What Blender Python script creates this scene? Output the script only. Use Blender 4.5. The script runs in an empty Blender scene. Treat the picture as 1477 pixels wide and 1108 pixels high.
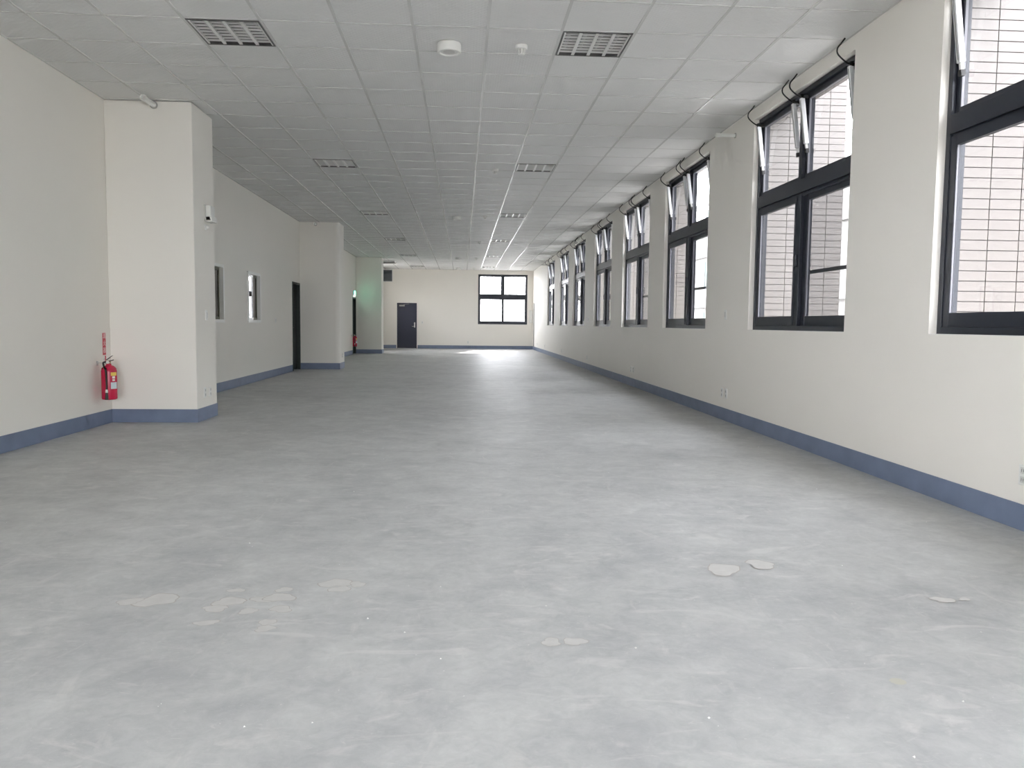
import bpy, math, random
from mathutils import Vector, Matrix

random.seed(7)
C = bpy.context.scene.collection
S = bpy.context.scene

# ------------------------------------------------------------------ measured layout (metres)
F_PX, YAW, PITCH, ROLL = 1152.965, 0.06269, 0.07514, 0.01035
EYE = 1.137
CEIL = 3.506
XR, XL = 3.169, -3.88            # inner faces of the window wall and of the left wall
XC = -2.95                       # room-side face of the three left piers
YB, YF = -4.6, 35.9              # back wall (behind the camera) and far wall
GX, GY, TP = 0.1924, 6.6279, 0.6  # ceiling grid origin and pitch
SILL, HEAD, WW = 1.095, 3.385, 2.25
WALL_T = 0.175

# ------------------------------------------------------------------ camera
cy, sy = math.cos(YAW), math.sin(YAW)
cp, sp = math.cos(PITCH), math.sin(PITCH)
d = Vector((sy * cp, cy * cp, -sp))
r = Vector((cy, -sy, 0))
u = r.cross(d)
cr, sr = math.cos(ROLL), math.sin(ROLL)
r2, u2 = cr * r + sr * u, -sr * r + cr * u
cam_d = bpy.data.cameras.new('camera')
cam = bpy.data.objects.new('camera', cam_d)
C.objects.link(cam)
m = Matrix((r2, u2, -d)).transposed().to_4x4()
m.translation = Vector((0, 0, EYE))
cam.matrix_world = m
cam_d.sensor_fit = 'HORIZONTAL'
cam_d.sensor_width = 36.0
cam_d.lens = F_PX * 36.0 / 1477.0
cam_d.clip_start, cam_d.clip_end = 0.05, 500
S.camera = cam

# ------------------------------------------------------------------ world (bright overcast), sun, portals, exposure
w = bpy.data.worlds.new('overcast_sky')
S.world = w
w.use_nodes = True
nt = w.node_tree
nt.nodes.clear()
wo = nt.nodes.new('ShaderNodeOutputWorld')
bg = nt.nodes.new('ShaderNodeBackground')
tc = nt.nodes.new('ShaderNodeTexCoord')
sep = nt.nodes.new('ShaderNodeSeparateXYZ')
rmp = nt.nodes.new('ShaderNodeValToRGB')
nt.links.new(tc.outputs['Generated'], sep.inputs[0])
nt.links.new(sep.outputs['Z'], rmp.inputs[0])
rmp.color_ramp.elements[0].position = 0.0
rmp.color_ramp.elements[0].color = (0.960, 0.968, 1.0, 1)
rmp.color_ramp.elements[1].position = 1.0
rmp.color_ramp.elements[1].color = (0.925, 0.942, 1.0, 1)
nt.links.new(rmp.outputs[0], bg.inputs[0])
bg.inputs[1].default_value = 14.2
nt.links.new(bg.outputs[0], wo.inputs[0])

sun_d = bpy.data.lights.new('sun', 'SUN')
sun_d.energy = 4.0
sun_d.angle = math.radians(2.0)
sun_d.color = (1.0, 0.95, 0.87)
sun = bpy.data.objects.new('sun', sun_d)
C.objects.link(sun)
sun.rotation_euler = Vector((-0.16, -0.86, -0.50)).to_track_quat('-Z', 'Y').to_euler()
sun['kind'] = 'helper'


def portal(loc, direction, sx, sz):
    l = bpy.data.lights.new('daylight_portal', 'AREA')
    l.shape = 'RECTANGLE'
    l.size, l.size_y = sx, sz
    l.cycles.is_portal = True
    o = bpy.data.objects.new('daylight_portal', l)
    C.objects.link(o)
    o.location = loc
    o.rotation_euler = Vector(direction).to_track_quat('-Z', 'Z').to_euler()
    o['kind'] = 'helper'


S.view_settings.view_transform = 'Standard'
S.view_settings.look = 'None'
S.view_settings.gamma = 1.0
S.view_settings.use_curve_mapping = False
S.view_settings.exposure = 0.45
S.cycles.use_denoising = True
S.cycles.max_bounces = 9
S.cycles.diffuse_bounces = 7
S.cycles.use_adaptive_sampling = True
S.cycles.adaptive_threshold = 0.1
S.cycles.adaptive_min_samples = 24
S.cycles.use_light_tree = False
S.cycles.glossy_bounces = 3
S.cycles.transparent_max_bounces = 24
S.cycles.sample_clamp_indirect = 6.0
S.cycles.caustics_reflective = False
S.cycles.caustics_refractive = False


# ------------------------------------------------------------------ materials
def new_mat(name):
    mt = bpy.data.materials.new(name)
    mt.use_nodes = True
    n = mt.node_tree
    b = n.nodes['Principled BSDF']
    return mt, n, b


def mat(name, col, rough=0.5, metal=0.0, spec=0.5, noise=0.0, nscale=6.0, bump=0.0, bscale=60.0):
    mt, n, b = new_mat(name)
    b.inputs['Base Color'].default_value = (*col, 1)
    b.inputs['Roughness'].default_value = rough
    b.inputs['Metallic'].default_value = metal
    b.inputs['Specular IOR Level'].default_value = spec
    tcn = n.nodes.new('ShaderNodeTexCoord')
    if noise > 0:
        nz = n.nodes.new('ShaderNodeTexNoise')
        nz.inputs['Scale'].default_value = nscale
        nz.inputs['Detail'].default_value = 5
        n.links.new(tcn.outputs['Object'], nz.inputs['Vector'])
        rp = n.nodes.new('ShaderNodeValToRGB')
        rp.color_ramp.elements[0].position = 0.3
        rp.color_ramp.elements[1].position = 0.7
        rp.color_ramp.elements[0].color = (*[c * (1 - noise) for c in col], 1)
        rp.color_ramp.elements[1].color = (*[min(1, c * (1 + noise)) for c in col], 1)
        n.links.new(nz.outputs['Fac'], rp.inputs[0])
        n.links.new(rp.outputs[0], b.inputs['Base Color'])
    if bump > 0:
        nb = n.nodes.new('ShaderNodeTexNoise')
        nb.inputs['Scale'].default_value = bscale
        nb.inputs['Detail'].default_value = 3
        n.links.new(tcn.outputs['Object'], nb.inputs['Vector'])
        bp = n.nodes.new('ShaderNodeBump')
        bp.inputs['Strength'].default_value = bump
        bp.inputs['Distance'].default_value = 0.01
        n.links.new(nb.outputs['Fac'], bp.inputs['Height'])
        n.links.new(bp.outputs[0], b.inputs['Normal'])
    return mt


def glass_mat(name, tint, ior=1.45, haze=None):
    mt = bpy.data.materials.new(name)
    mt.use_nodes = True
    n = mt.node_tree
    n.nodes.clear()
    out = n.nodes.new('ShaderNodeOutputMaterial')
    tr = n.nodes.new('ShaderNodeBsdfTransparent')
    tr.inputs[0].default_value = (*tint, 1)
    gl = n.nodes.new('ShaderNodeBsdfGlossy')
    gl.inputs['Roughness'].default_value = 0.02
    fr = n.nodes.new('ShaderNodeFresnel')
    fr.inputs[0].default_value = ior
    mx = n.nodes.new('ShaderNodeMixShader')
    geo = n.nodes.new('ShaderNodeNewGeometry')      # reflect at the entry face only (thin pane, no inner total reflection)
    inv = n.nodes.new('ShaderNodeMath')
    inv.operation = 'SUBTRACT'
    inv.inputs[0].default_value = 1.0
    n.links.new(geo.outputs['Backfacing'], inv.inputs[1])
    mu = n.nodes.new('ShaderNodeMath')
    mu.operation = 'MULTIPLY'
    n.links.new(fr.outputs[0], mu.inputs[0])
    n.links.new(inv.outputs[0], mu.inputs[1])
    n.links.new(mu.outputs[0], mx.inputs[0])
    n.links.new(tr.outputs[0], mx.inputs[1])
    n.links.new(gl.outputs[0], mx.inputs[2])
    n.links.new(mx.outputs[0], out.inputs[0])
    return mt


def screen_mat():
    mt = bpy.data.materials.new('insect_mesh')
    mt.use_nodes = True
    n = mt.node_tree
    n.nodes.clear()
    out = n.nodes.new('ShaderNodeOutputMaterial')
    tr = n.nodes.new('ShaderNodeBsdfTransparent')
    df = n.nodes.new('ShaderNodeBsdfDiffuse')
    df.inputs[0].default_value = (0.22, 0.22, 0.23, 1)
    mx = n.nodes.new('ShaderNodeMixShader')
    mx.inputs[0].default_value = 0.46
    n.links.new(tr.outputs[0], mx.inputs[1])
    n.links.new(df.outputs[0], mx.inputs[2])
    n.links.new(mx.outputs[0], out.inputs[0])
    return mt


def emit_mat(name, col, strength):
    mt, n, b = new_mat(name)
    b.inputs['Base Color'].default_value = (*col, 1)
    b.inputs['Emission Color'].default_value = (*col, 1)
    b.inputs['Emission Strength'].default_value = strength
    return mt


def floor_mat():
    mt, n, b = new_mat('sealed_concrete')
    L = n.links
    tcn = n.nodes.new('ShaderNodeTexCoord')

    def noise(scale, detail, rough=0.55, dist=0.0, sx=1.0, sy_=1.0, rot=0.0):
        mp = n.nodes.new('ShaderNodeMapping')
        mp.inputs['Scale'].default_value = (sx, sy_, 1)
        mp.inputs['Rotation'].default_value = (0, 0, rot)
        L.new(tcn.outputs['Object'], mp.inputs[0])
        z = n.nodes.new('ShaderNodeTexNoise')
        z.inputs['Scale'].default_value = scale
        z.inputs['Detail'].default_value = detail
        z.inputs['Roughness'].default_value = rough
        z.inputs['Distortion'].default_value = dist
        L.new(mp.outputs[0], z.inputs['Vector'])
        return z.outputs['Fac']

    def ramp(src, p0, c0, p1, c1):
        rp = n.nodes.new('ShaderNodeValToRGB')
        e = rp.color_ramp.elements
        e[0].position, e[0].color = p0, (*c0, 1)
        e[1].position, e[1].color = p1, (*c1, 1)
        L.new(src, rp.inputs[0])
        return rp.outputs[0]

    def mixc(fac, a, c, mode='MIX'):
        mx = n.nodes.new('ShaderNodeMix')
        mx.data_type = 'RGBA'
        mx.blend_type = mode
        if isinstance(fac, float):
            mx.inputs[0].default_value = fac
        else:
            L.new(fac, mx.inputs[0])
        for i, v in ((6, a), (7, c)):
            if isinstance(v, tuple):
                mx.inputs[i].default_value = (*v, 1)
            else:
                L.new(v, mx.inputs[i])
        return mx.outputs[2]

    base = ramp(noise(0.55, 6, 0.6, 0.6), 0.34, (0.40, 0.408, 0.409), 0.68, (0.485, 0.492, 0.488))
    mott = ramp(noise(3.6, 8, 0.68, 0.5), 0.34, (0.84, 0.84, 0.845), 0.68, (1.08, 1.08, 1.065))
    col = mixc(1.0, base, mott, 'MULTIPLY')
    fine = ramp(noise(17.0, 8, 0.7, 0.8), 0.36, (0.92, 0.92, 0.92), 0.66, (1.05, 1.05, 1.045))
    col = mixc(1.0, col, fine, 'MULTIPLY')
    scr = ramp(noise(6.0, 9, 0.72, 3.0, 1.0, 3.5, 0.9), 0.61, (0, 0, 0), 0.70, (0.75, 0.75, 0.75))
    col = mixc(scr, col, (0.55, 0.543, 0.522))
    # pale trowel smears, one set running each way
    s1 = ramp(noise(2.4, 7, 0.62, 1.6, 1.0, 2.6, 0.5), 0.57, (0, 0, 0), 0.70, (0.6, 0.6, 0.6))
    col = mixc(s1, col, (0.57, 0.563, 0.545))
    s2 = ramp(noise(1.7, 8, 0.66, 2.2, 2.4, 1.0, -0.4), 0.59, (0, 0, 0), 0.72, (0.55, 0.55, 0.55))
    col = mixc(s2, col, (0.55, 0.543, 0.522))
    s3 = ramp(noise(1.1, 6, 0.6, 1.0), 0.60, (0, 0, 0), 0.80, (0.6, 0.6, 0.6))
    col = mixc(s3, col, (0.46, 0.46, 0.45))
    spk = ramp(noise(55, 2, 0.5), 0.74, (0, 0, 0), 0.78, (0.7, 0.7, 0.7))
    col = mixc(spk, col, (0.66, 0.655, 0.63))
    L.new(col, b.inputs['Base Color'])
    rg = n.nodes.new('ShaderNodeMapRange')
    rg.inputs['To Min'].default_value = 0.37
    rg.inputs['To Max'].default_value = 0.60
    L.new(noise(1.6, 7, 0.6, 0.8), rg.inputs['Value'])
    L.new(rg.outputs[0], b.inputs['Roughness'])
    b.inputs['Specular IOR Level'].default_value = 0.33
    bp = n.nodes.new('ShaderNodeBump')
    bp.inputs['Strength'].default_value = 0.22
    bp.inputs['Distance'].default_value = 0.01
    L.new(noise(5.0, 8, 0.62, 0.5), bp.inputs['Height'])
    L.new(bp.outputs[0], b.inputs['Normal'])
    return mt


def tile_mat():
    mt, n, b = new_mat('embossed_ceiling_board')
    tcn = n.nodes.new('ShaderNodeTexCoord')
    b.inputs['Base Color'].default_value = (0.73, 0.73, 0.72, 1)
    b.inputs['Roughness'].default_value = 0.55
    b.inputs['Specular IOR Level'].default_value = 0.22
    wv = []
    for rot in (math.radians(45), math.radians(-45)):
        mp = n.nodes.new('ShaderNodeMapping')
        mp.inputs['Rotation'].default_value = (0, 0, rot)
        n.links.new(tcn.outputs['Object'], mp.inputs[0])
        x = n.nodes.new('ShaderNodeTexWave')
        x.inputs['Scale'].default_value = 9.0
        x.inputs['Distortion'].default_value = 1.2
        x.inputs['Detail'].default_value = 1.0
        n.links.new(mp.outputs[0], x.inputs['Vector'])
        wv.append(x)
    mu = n.nodes.new('ShaderNodeMath')
    mu.operation = 'MULTIPLY'
    n.links.new(wv[0].outputs['Fac'], mu.inputs[0])
    n.links.new(wv[1].outputs['Fac'], mu.inputs[1])
    bp = n.nodes.new('ShaderNodeBump')
    bp.inputs['Strength'].default_value = 0.22
    bp.inputs['Distance'].default_value = 0.008
    n.links.new(mu.outputs[0], bp.inputs['Height'])
    n.links.new(bp.outputs[0], b.inputs['Normal'])
    return mt


M = dict(
    wall=mat('cream_wall_paint', (0.85, 0.822, 0.765), 0.62, spec=0.3, noise=0.012, nscale=0.7, bump=0.03, bscale=90),
    floor=floor_mat(),
    tile=tile_mat(),
    grid=mat('white_enamel_grid', (0.68, 0.68, 0.665), 0.27, spec=0.6),
    base=mat('slate_blue_skirting_paint', (0.16, 0.20, 0.295), 0.45, noise=0.10, nscale=5),
    frame=mat('charcoal_powder_coat', (0.022, 0.026, 0.037), 0.38, spec=0.5),
    rim=mat('grey_glazing_gasket', (0.20, 0.20, 0.225), 0.4),
    glass=glass_mat('clear_window_glass', (0.94, 0.94, 0.945)),
    screen=screen_mat(),
    silver=mat('satin_aluminium', (0.80, 0.81, 0.82), 0.38, metal=0.35),
    steel=mat('brushed_steel', (0.55, 0.55, 0.55), 0.3, metal=0.9),
    dark=mat('dark_bracket', (0.03, 0.03, 0.03), 0.5),
    cable=mat('black_cable', (0.008, 0.008, 0.008), 0.5),
    reveal=mat('white_reveal_paint', (0.87, 0.865, 0.835), 0.5),
    white=mat('white_plastic', (0.80, 0.80, 0.77), 0.35),
    whitedim=mat('off_white_plastic', (0.62, 0.615, 0.59), 0.4),
    slot=mat('grey_socket_slot', (0.30, 0.30, 0.29), 0.5),
    mirror=mat('louvre_aluminium', (0.88, 0.88, 0.86), 0.30, metal=0.25),
    lightbox=mat('shade_darkened_enamel', (0.11, 0.11, 0.105), 0.4),  # enamel darkened so the gaps above the louvre blades look shaded
    tube=mat('unlit_fluorescent_tube', (0.46, 0.46, 0.45), 0.3),
    red=mat('gloss_red_enamel', (0.52, 0.012, 0.055), 0.25),
    signred=mat('red_sign_vinyl', (0.60, 0.03, 0.06), 0.4),
    signwhite=mat('white_sign_print', (0.82, 0.74, 0.74), 0.5),
    rubber=mat('black_rubber', (0.02, 0.02, 0.018), 0.5),
    brass=mat('brass_valve', (0.50, 0.40, 0.25), 0.35, metal=0.8),
    yellow=mat('yellow_label', (0.80, 0.55, 0.10), 0.5),
    card=mat('pale_blue_grey_card', (0.62, 0.68, 0.72), 0.5),
    door=mat('navy_steel_door', (0.022, 0.026, 0.052), 0.45),
    doorgreen=mat('black_green_door', (0.018, 0.026, 0.022), 0.42),
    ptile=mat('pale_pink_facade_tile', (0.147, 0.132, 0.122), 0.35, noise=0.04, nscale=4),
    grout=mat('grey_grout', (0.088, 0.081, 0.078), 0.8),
    facade=mat('white_facade_render', (0.28, 0.275, 0.265), 0.7),
    teal=mat('teal_window_glass', (0.10, 0.20, 0.20), 0.2),
    ground=mat('pale_paving', (0.34, 0.33, 0.31), 0.8, noise=0.08, nscale=0.5),
    grey=mat('blue_grey_louvre', (0.15, 0.17, 0.19), 0.45),
    trunk=mat('grey_trunking', (0.38, 0.37, 0.35), 0.5),
    olive=mat('olive_window_frame', (0.16, 0.155, 0.11), 0.45),
    patch=mat('pale_worn_concrete', (0.505, 0.50, 0.48), 0.55, noise=0.05, nscale=20),
    patchrim=mat('tan_chipped_edge', (0.38, 0.36, 0.33), 0.6),
    oil=mat('olive_floor_stain', (0.43, 0.425, 0.355), 0.5),
    exit=emit_mat('lit_green_sign', (0.10, 0.95, 0.50), 9.0),
    exitlamp=emit_mat('white_sign_lamp', (0.85, 1.0, 0.90), 6.0),
)


# ------------------------------------------------------------------ mesh helpers
class MB:
    def __init__(s):
        s.v, s.f, s.mi = [], [], []

    def add(s, vs, fs, mi=0):
        o = len(s.v)
        s.v += [tuple(p) for p in vs]
        s.f += [tuple(i + o for i in q) for q in fs]
        s.mi += [mi] * len(fs)
        return s

    def box(s, x0, x1, y0, y1, z0, z1, mi=0):
        vs = [(x, y, z) for z in (z0, z1) for y in (y0, y1) for x in (x0, x1)]
        fs = [(0, 2, 3, 1), (4, 5, 7, 6), (0, 1, 5, 4), (2, 6, 7, 3), (0, 4, 6, 2), (1, 3, 7, 5)]
        return s.add(vs, fs, mi)

    def obox(s, a, b, wx, wy, side, mi=0):
        """box running from a to b, wx wide along 'side', wy wide across it"""
        a, b = Vector(a), Vector(b)
        ax = (b - a).normalized()
        sd = Vector(side)
        sd = (sd - ax * sd.dot(ax)).normalized()
        t = ax.cross(sd)
        vs = []
        for p in (a, b):
            for j, i in ((-1, -1), (-1, 1), (1, -1), (1, 1)):
                vs.append(p + sd * (i * wx / 2) + t * (j * wy / 2))
        fs = [(0, 2, 3, 1), (4, 5, 7, 6), (0, 1, 5, 4), (2, 6, 7, 3), (0, 4, 6, 2), (1, 3, 7, 5)]
        return s.add(vs, fs, mi)

    def lathe(s, prof, seg=24, axis='Z', o=(0, 0, 0), mi=0, cap=True):
        vs, fs = [], []
        ox, oy, oz = o
        for rr, h in prof:
            for k in range(seg):
                a = 2 * math.pi * k / seg
                x, y = rr * math.cos(a), rr * math.sin(a)
                if axis == 'Z':
                    vs.append((ox + x, oy + y, oz + h))
                elif axis == 'X':
                    vs.append((ox + h, oy + x, oz + y))
                else:
                    vs.append((ox + y, oy + h, oz + x))
        n = len(prof)
        for i in range(n - 1):
            for k in range(seg):
                k2 = (k + 1) % seg
                fs.append((i * seg + k, i * seg + k2, (i + 1) * seg + k2, (i + 1) * seg + k))
        if cap:
            fs.append(tuple(range(seg - 1, -1, -1)))
            fs.append(tuple((n - 1) * seg + k for k in range(seg)))
        return s.add(vs, fs, mi)

    def tube(s, pts, rad, seg=8, mi=0):
        pts = [Vector(p) for p in pts]
        vs, fs = [], []
        up = Vector((0.3, 0.2, 1)).normalized()
        for i, p in enumerate(pts):
            t = (pts[min(i + 1, len(pts) - 1)] - pts[max(i - 1, 0)]).normalized()
            a = t.cross(up)
            if a.length < 1e-3:
                a = t.cross(Vector((1, 0, 0)))
            a.normalize()
            b = t.cross(a)
            for k in range(seg):
                q = 2 * math.pi * k / seg
                vs.append(p + a * (rad * math.cos(q)) + b * (rad * math.sin(q)))
        for i in range(len(pts) - 1):
            for k in range(seg):
                k2 = (k + 1) % seg
                fs.append((i * seg + k, i * seg + k2, (i + 1) * seg + k2, (i + 1) * seg + k))
        fs.append(tuple(range(seg - 1, -1, -1)))
        fs.append(tuple((len(pts) - 1) * seg + k for k in range(seg)))
        return s.add(vs, fs, mi)

    def mesh(s, name, mats, smooth=False):
        me = bpy.data.meshes.new(name)
        me.from_pydata(s.v, [], s.f)
        if not isinstance(mats, (list, tuple)):
            mats = [mats]
        for q in mats:
            me.materials.append(M[q] if isinstance(q, str) else q)
        if len(mats) > 1:
            me.polygons.foreach_set('material_index', s.mi)
        if smooth:
            me.polygons.foreach_set('use_smooth', [True] * len(me.polygons))
            me.set_sharp_from_angle(angle=math.radians(40))
        me.update()
        return me

    def build(s, name, mats, parent=None, loc=(0, 0, 0), rot=(0, 0, 0), smooth=False, bevel=0.0):
        o = bpy.data.objects.new(name, s.mesh(name, mats, smooth))
        C.objects.link(o)
        o.parent = parent
        o.location = loc
        o.rotation_euler = rot
        if bevel > 0:
            bv = o.modifiers.new('bevel', 'BEVEL')
            bv.width = bevel
            bv.segments = 2
            bv.limit_method = 'ANGLE'
        return o


def smooth_curve(pts, n=8):
    """Catmull-Rom through pts"""
    pts = [Vector(p) for p in pts]
    P = [pts[0]] + pts + [pts[-1]]
    out = []
    for i in range(1, len(P) - 2):
        for k in range(n):
            t = k / n
            p0, p1, p2, p3 = P[i - 1], P[i], P[i + 1], P[i + 2]
            out.append(0.5 * ((2 * p1) + (-p0 + p2) * t + (2 * p0 - 5 * p1 + 4 * p2 - p3) * t * t + (-p0 + 3 * p1 - 3 * p2 + p3) * t ** 3))
    out.append(pts[-1])
    return out


def tag(o, label=None, cat=None, group=None, kind=None):
    if label:
        o['label'] = label
    if cat:
        o['category'] = cat
    if group:
        o['group'] = group
    if kind:
        o['kind'] = kind
    return o


def empty(name, loc=(0, 0, 0), rz=0.0):
    o = bpy.data.objects.new(name, None)
    o.empty_display_size = 0.1
    C.objects.link(o)
    o.location = loc
    o.rotation_euler = (0, 0, rz)
    return o


def copy_tree(o, parent=None):
    c = o.copy()
    C.objects.link(c)
    c.parent = parent
    for ch in o.children:
        copy_tree(ch, c)
    return c


def struct(name, mb, mt, label, cat, smooth=False, bevel=0.0):
    return tag(mb.build(name, mt, smooth=smooth, bevel=bevel), label, cat, kind='structure')


HALF = math.pi / 2
ORD = ['nearest', 'second', 'third', 'fourth', 'fifth', 'sixth', 'seventh', 'eighth']

# ------------------------------------------------------------------ floor
floor = struct('floor', MB().box(XL - 0.15, XR + 0.1, YB - 0.1, YF + 0.1, -0.12, 0.0), 'floor',
               'worn grey sealed concrete floor of the long empty hall', 'floor')

# ------------------------------------------------------------------ walls
WIN = [3.02, 6.483, 10.30, 13.58, 17.02, 20.72, 23.96, 27.65]     # near edges of the eight windows in view
HID = [-0.45, -3.9]                                              # two unseen ones added beside and behind the camera for more daylight
WT = XR + WALL_T


def holed_wall(mb, axis, a0, a1, t0, t1, z1, holes):
    """wall along 'axis' from a0 to a1, thickness t0..t1; holes = (from, to, zlo, zhi)"""
    def bx(p, q, zl, zh):
        if q - p < 1e-6 or zh - zl < 1e-6:
            return
        if axis == 'Y':
            mb.box(t0, t1, p, q, zl, zh)
        else:
            mb.box(p, q, t0, t1, zl, zh)
    at = a0
    for h0, h1, zl, zh in sorted(holes):
        bx(at, h0, 0, z1)
        bx(h0, h1, 0, zl)
        bx(h0, h1, zh, z1)
        at = h1
    bx(at, a1, 0, z1)
    return mb


struct('wall_right', holed_wall(MB(), 'Y', YB, YF + 0.25, XR, WT, 3.9, [(y, y + WW, SILL, HEAD) for y in WIN + HID]), 'wall',
       'long cream window wall along the right side', 'wall')
FWX0, FWX1, FWZ0, FWZ1 = 0.70, 2.905, 1.105, 3.325
struct('wall_far', holed_wall(MB(), 'X', XL - 0.15, XR, YF, YF + 0.25, 3.9, [(-2.895, -2.025, 0.0, 2.015), (FWX0, FWX1, FWZ0, FWZ1)]), 'wall',
       'cream end wall with a dark door and one window', 'wall')
L1, L2 = (12.40, 13.30), (14.76, 15.66)
D2, D3 = (18.62, 19.47), (28.70, 29.56)
BIGL = [(-3.6, -1.6), (0.3, 1.4), (4.8, 5.5)]                     # unseen openings added near the camera to brighten the hall
ALC = (31.9, 34.3)                                               # unseen opening added behind the farthest pier to brighten the far end
left_holes = [(a, b, 1.2, 2.9) for a, b in BIGL] + [(ALC[0], ALC[1], 1.0, 3.1), (L1[0], L1[1], 1.11, 2.04), (L2[0], L2[1], 1.11, 2.04), (D2[0], D2[1], 0.0, 2.05), (D3[0], D3[1], 0.0, 2.02)]
struct('wall_left', holed_wall(MB(), 'Y', YB, YF, XL - 0.15, XL, 3.9, left_holes), 'wall',
       'cream partition wall along the left side with two small windows', 'wall')
PIERS = [(9.09, 9.81), (19.50, 20.28), (29.62, 30.32)]
for i, (a, b) in enumerate(PIERS):
    mb = MB()
    if i == 1:          # this one has a rounded outer corner
        rr, pts = 0.10, [(XL, a), (XC - 0.10, a)]
        for k in range(1, 7):
            q = -HALF + HALF * k / 6
            pts.append((XC - rr + rr * math.cos(q), a + rr + rr * math.sin(q)))
        pts += [(XC, b), (XL, b)]
        n = len(pts)
        vs = [(x, y, z) for z in (0.0, CEIL - 0.001) for x, y in pts]
        mb.add(vs, [tuple(range(n - 1, -1, -1)), tuple(range(n, 2 * n))] + [(k, (k + 1) % n, n + (k + 1) % n, n + k) for k in range(n)])
    else:
        mb.box(XL, XC, a, b, 0, CEIL - 0.001)
    struct('wall_pier', mb, 'wall', ['cream wall pier beside the nearest fire extinguisher', 'middle cream wall pier with a rounded corner',
                                      'farthest cream wall pier with a green glow on it'][i], 'pier', bevel=0.008 if i != 1 else 0)
BO = (-2.1, 1.4, 0.12, 3.1)  # unseen opening added to bring daylight in from behind
struct('wall_back', holed_wall(MB(), 'X', XL, XR, YB - 0.2, YB, 3.9, [BO]), 'wall', 'back wall behind the viewer with added wide glazing', 'wall')

# the room beyond the left partition, seen through the small windows
AX0, AY0, AY1 = -10.2, 10.5, 29.6
adj = MB()
adj.box(AX0 - 0.15, AX0, AY0, AY1 + 0.2, 0, 3.6)
adj.box(AX0, XL - 0.15, AY0 - 0.15, AY0, 0, 3.6)
struct('wall_adjoining', adj, 'wall', 'pale side wall of the room beyond the left partition', 'wall')
AW = (-8.75, -6.5, SILL, HEAD)
struct('wall_adjoining_far', holed_wall(MB(), 'X', AX0, XL - 0.15, AY1, AY1 + 0.2, 3.6, [AW]), 'wall',
       'end wall of the room beyond the left partition', 'wall')
struct('floor_adjoining', MB().box(AX0, XL - 0.15, AY0, AY1, -0.12, 0.0), 'floor', 'grey floor of the room beyond the left partition', 'floor')
struct('ceiling_adjoining', MB().box(AX0, XL - 0.15, AY0, AY1, 3.5, 3.6), 'wall', 'plain ceiling of the room beyond the left partition', 'ceiling')

# ------------------------------------------------------------------ baseboards (painted skirting, slightly proud)
BH, BT = 0.148, 0.008
bb = [
    ('baseboard_right', [(XR - BT, XR, YB, YF)], 'slate blue painted baseboard along the window wall'),
    ('baseboard_far', [(XL, -2.93, YF - BT, YF), (-1.99, XR - BT, YF - BT, YF)], 'slate blue baseboard along the far end wall'),
    ('baseboard_left', [(XL, XL + BT, 6.5, PIERS[0][0] - BT)], 'slate blue baseboard along the near left wall under the fire extinguisher'),
    ('baseboard_pier', [(XL, XC + BT, PIERS[0][0] - BT, PIERS[0][0]), (XC, XC + BT, PIERS[0][0], PIERS[0][1])], 'slate blue baseboard wrapping the nearest left pier'),
    ('baseboard_left', [(XL, XL + BT, PIERS[0][1], D2[0] - 0.04)], 'slate blue baseboard below the two small left windows'),
    ('baseboard_pier', [(XL, XC + BT, PIERS[1][0] - BT, PIERS[1][0]), (XC, XC + BT, PIERS[1][0], PIERS[1][1])], 'slate blue baseboard wrapping the middle left pier'),
    ('baseboard_left', [(XL, XL + BT, PIERS[1][1], D3[0] - 0.04)], 'slate blue baseboard between the middle and farthest left piers'),
    ('baseboard_pier', [(XL, XC + BT, PIERS[2][0] - BT, PIERS[2][0]), (XC, XC + BT, PIERS[2][0], PIERS[2][1])], 'slate blue baseboard wrapping the farthest left pier'),
]
for nm, segs, lb in bb:
    mb = MB()
    for x0, x1, y0, y1 in segs:
        mb.box(x0, x1, y0, y1, 0, BH)
    struct(nm, mb, 'base', lb, 'baseboard')

# ------------------------------------------------------------------ ceiling: slab, T-bar grid, boards
ceiling = struct('ceiling', MB().box(XL - 0.15, XR + 0.2, YB - 0.2, YF + 0.2, 3.66, 3.80), 'whitedim',
                 'suspended ceiling of square white boards in a metal grid', 'ceiling')
COLS = list(range(-7, 5))
R0, R1 = -18, 48
LIGHT_ROWS = [0, 9, 18, 27, 36, 45]
HOLES = {(1, q) for q in LIGHT_ROWS} | {(-4, q) for q in LIGHT_ROWS} | {(1, -9), (-4, -9)}
TZ = CEIL + 0.004


def board(x0, x1, y0, y1):
    """a ceiling board with a chamfered lower edge"""
    mb = MB()
    e, ch = 0.004, 0.006
    xs = (x0 + e, x1 - e)
    ys = (y0 + e, y1 - e)
    vs = [(xs[0] + ch, ys[0] + ch, 0), (xs[1] - ch, ys[0] + ch, 0), (xs[1] - ch, ys[1] - ch, 0), (xs[0] + ch, ys[1] - ch, 0),
          (xs[0], ys[0], .004), (xs[1], ys[0], .004), (xs[1], ys[1], .004), (xs[0], ys[1], .004),
          (xs[0], ys[0], .014), (xs[1], ys[0], .014), (xs[1], ys[1], .014), (xs[0], ys[1], .014)]
    fs = [(3, 2, 1, 0), (8, 9, 10, 11)]
    for a in (0, 4):
        for k in range(4):
            k2 = (k + 1) % 4
            fs.append((a + k, a + k2, a + 4 + k2, a + 4 + k))
    return mb.add(vs, fs)


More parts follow.
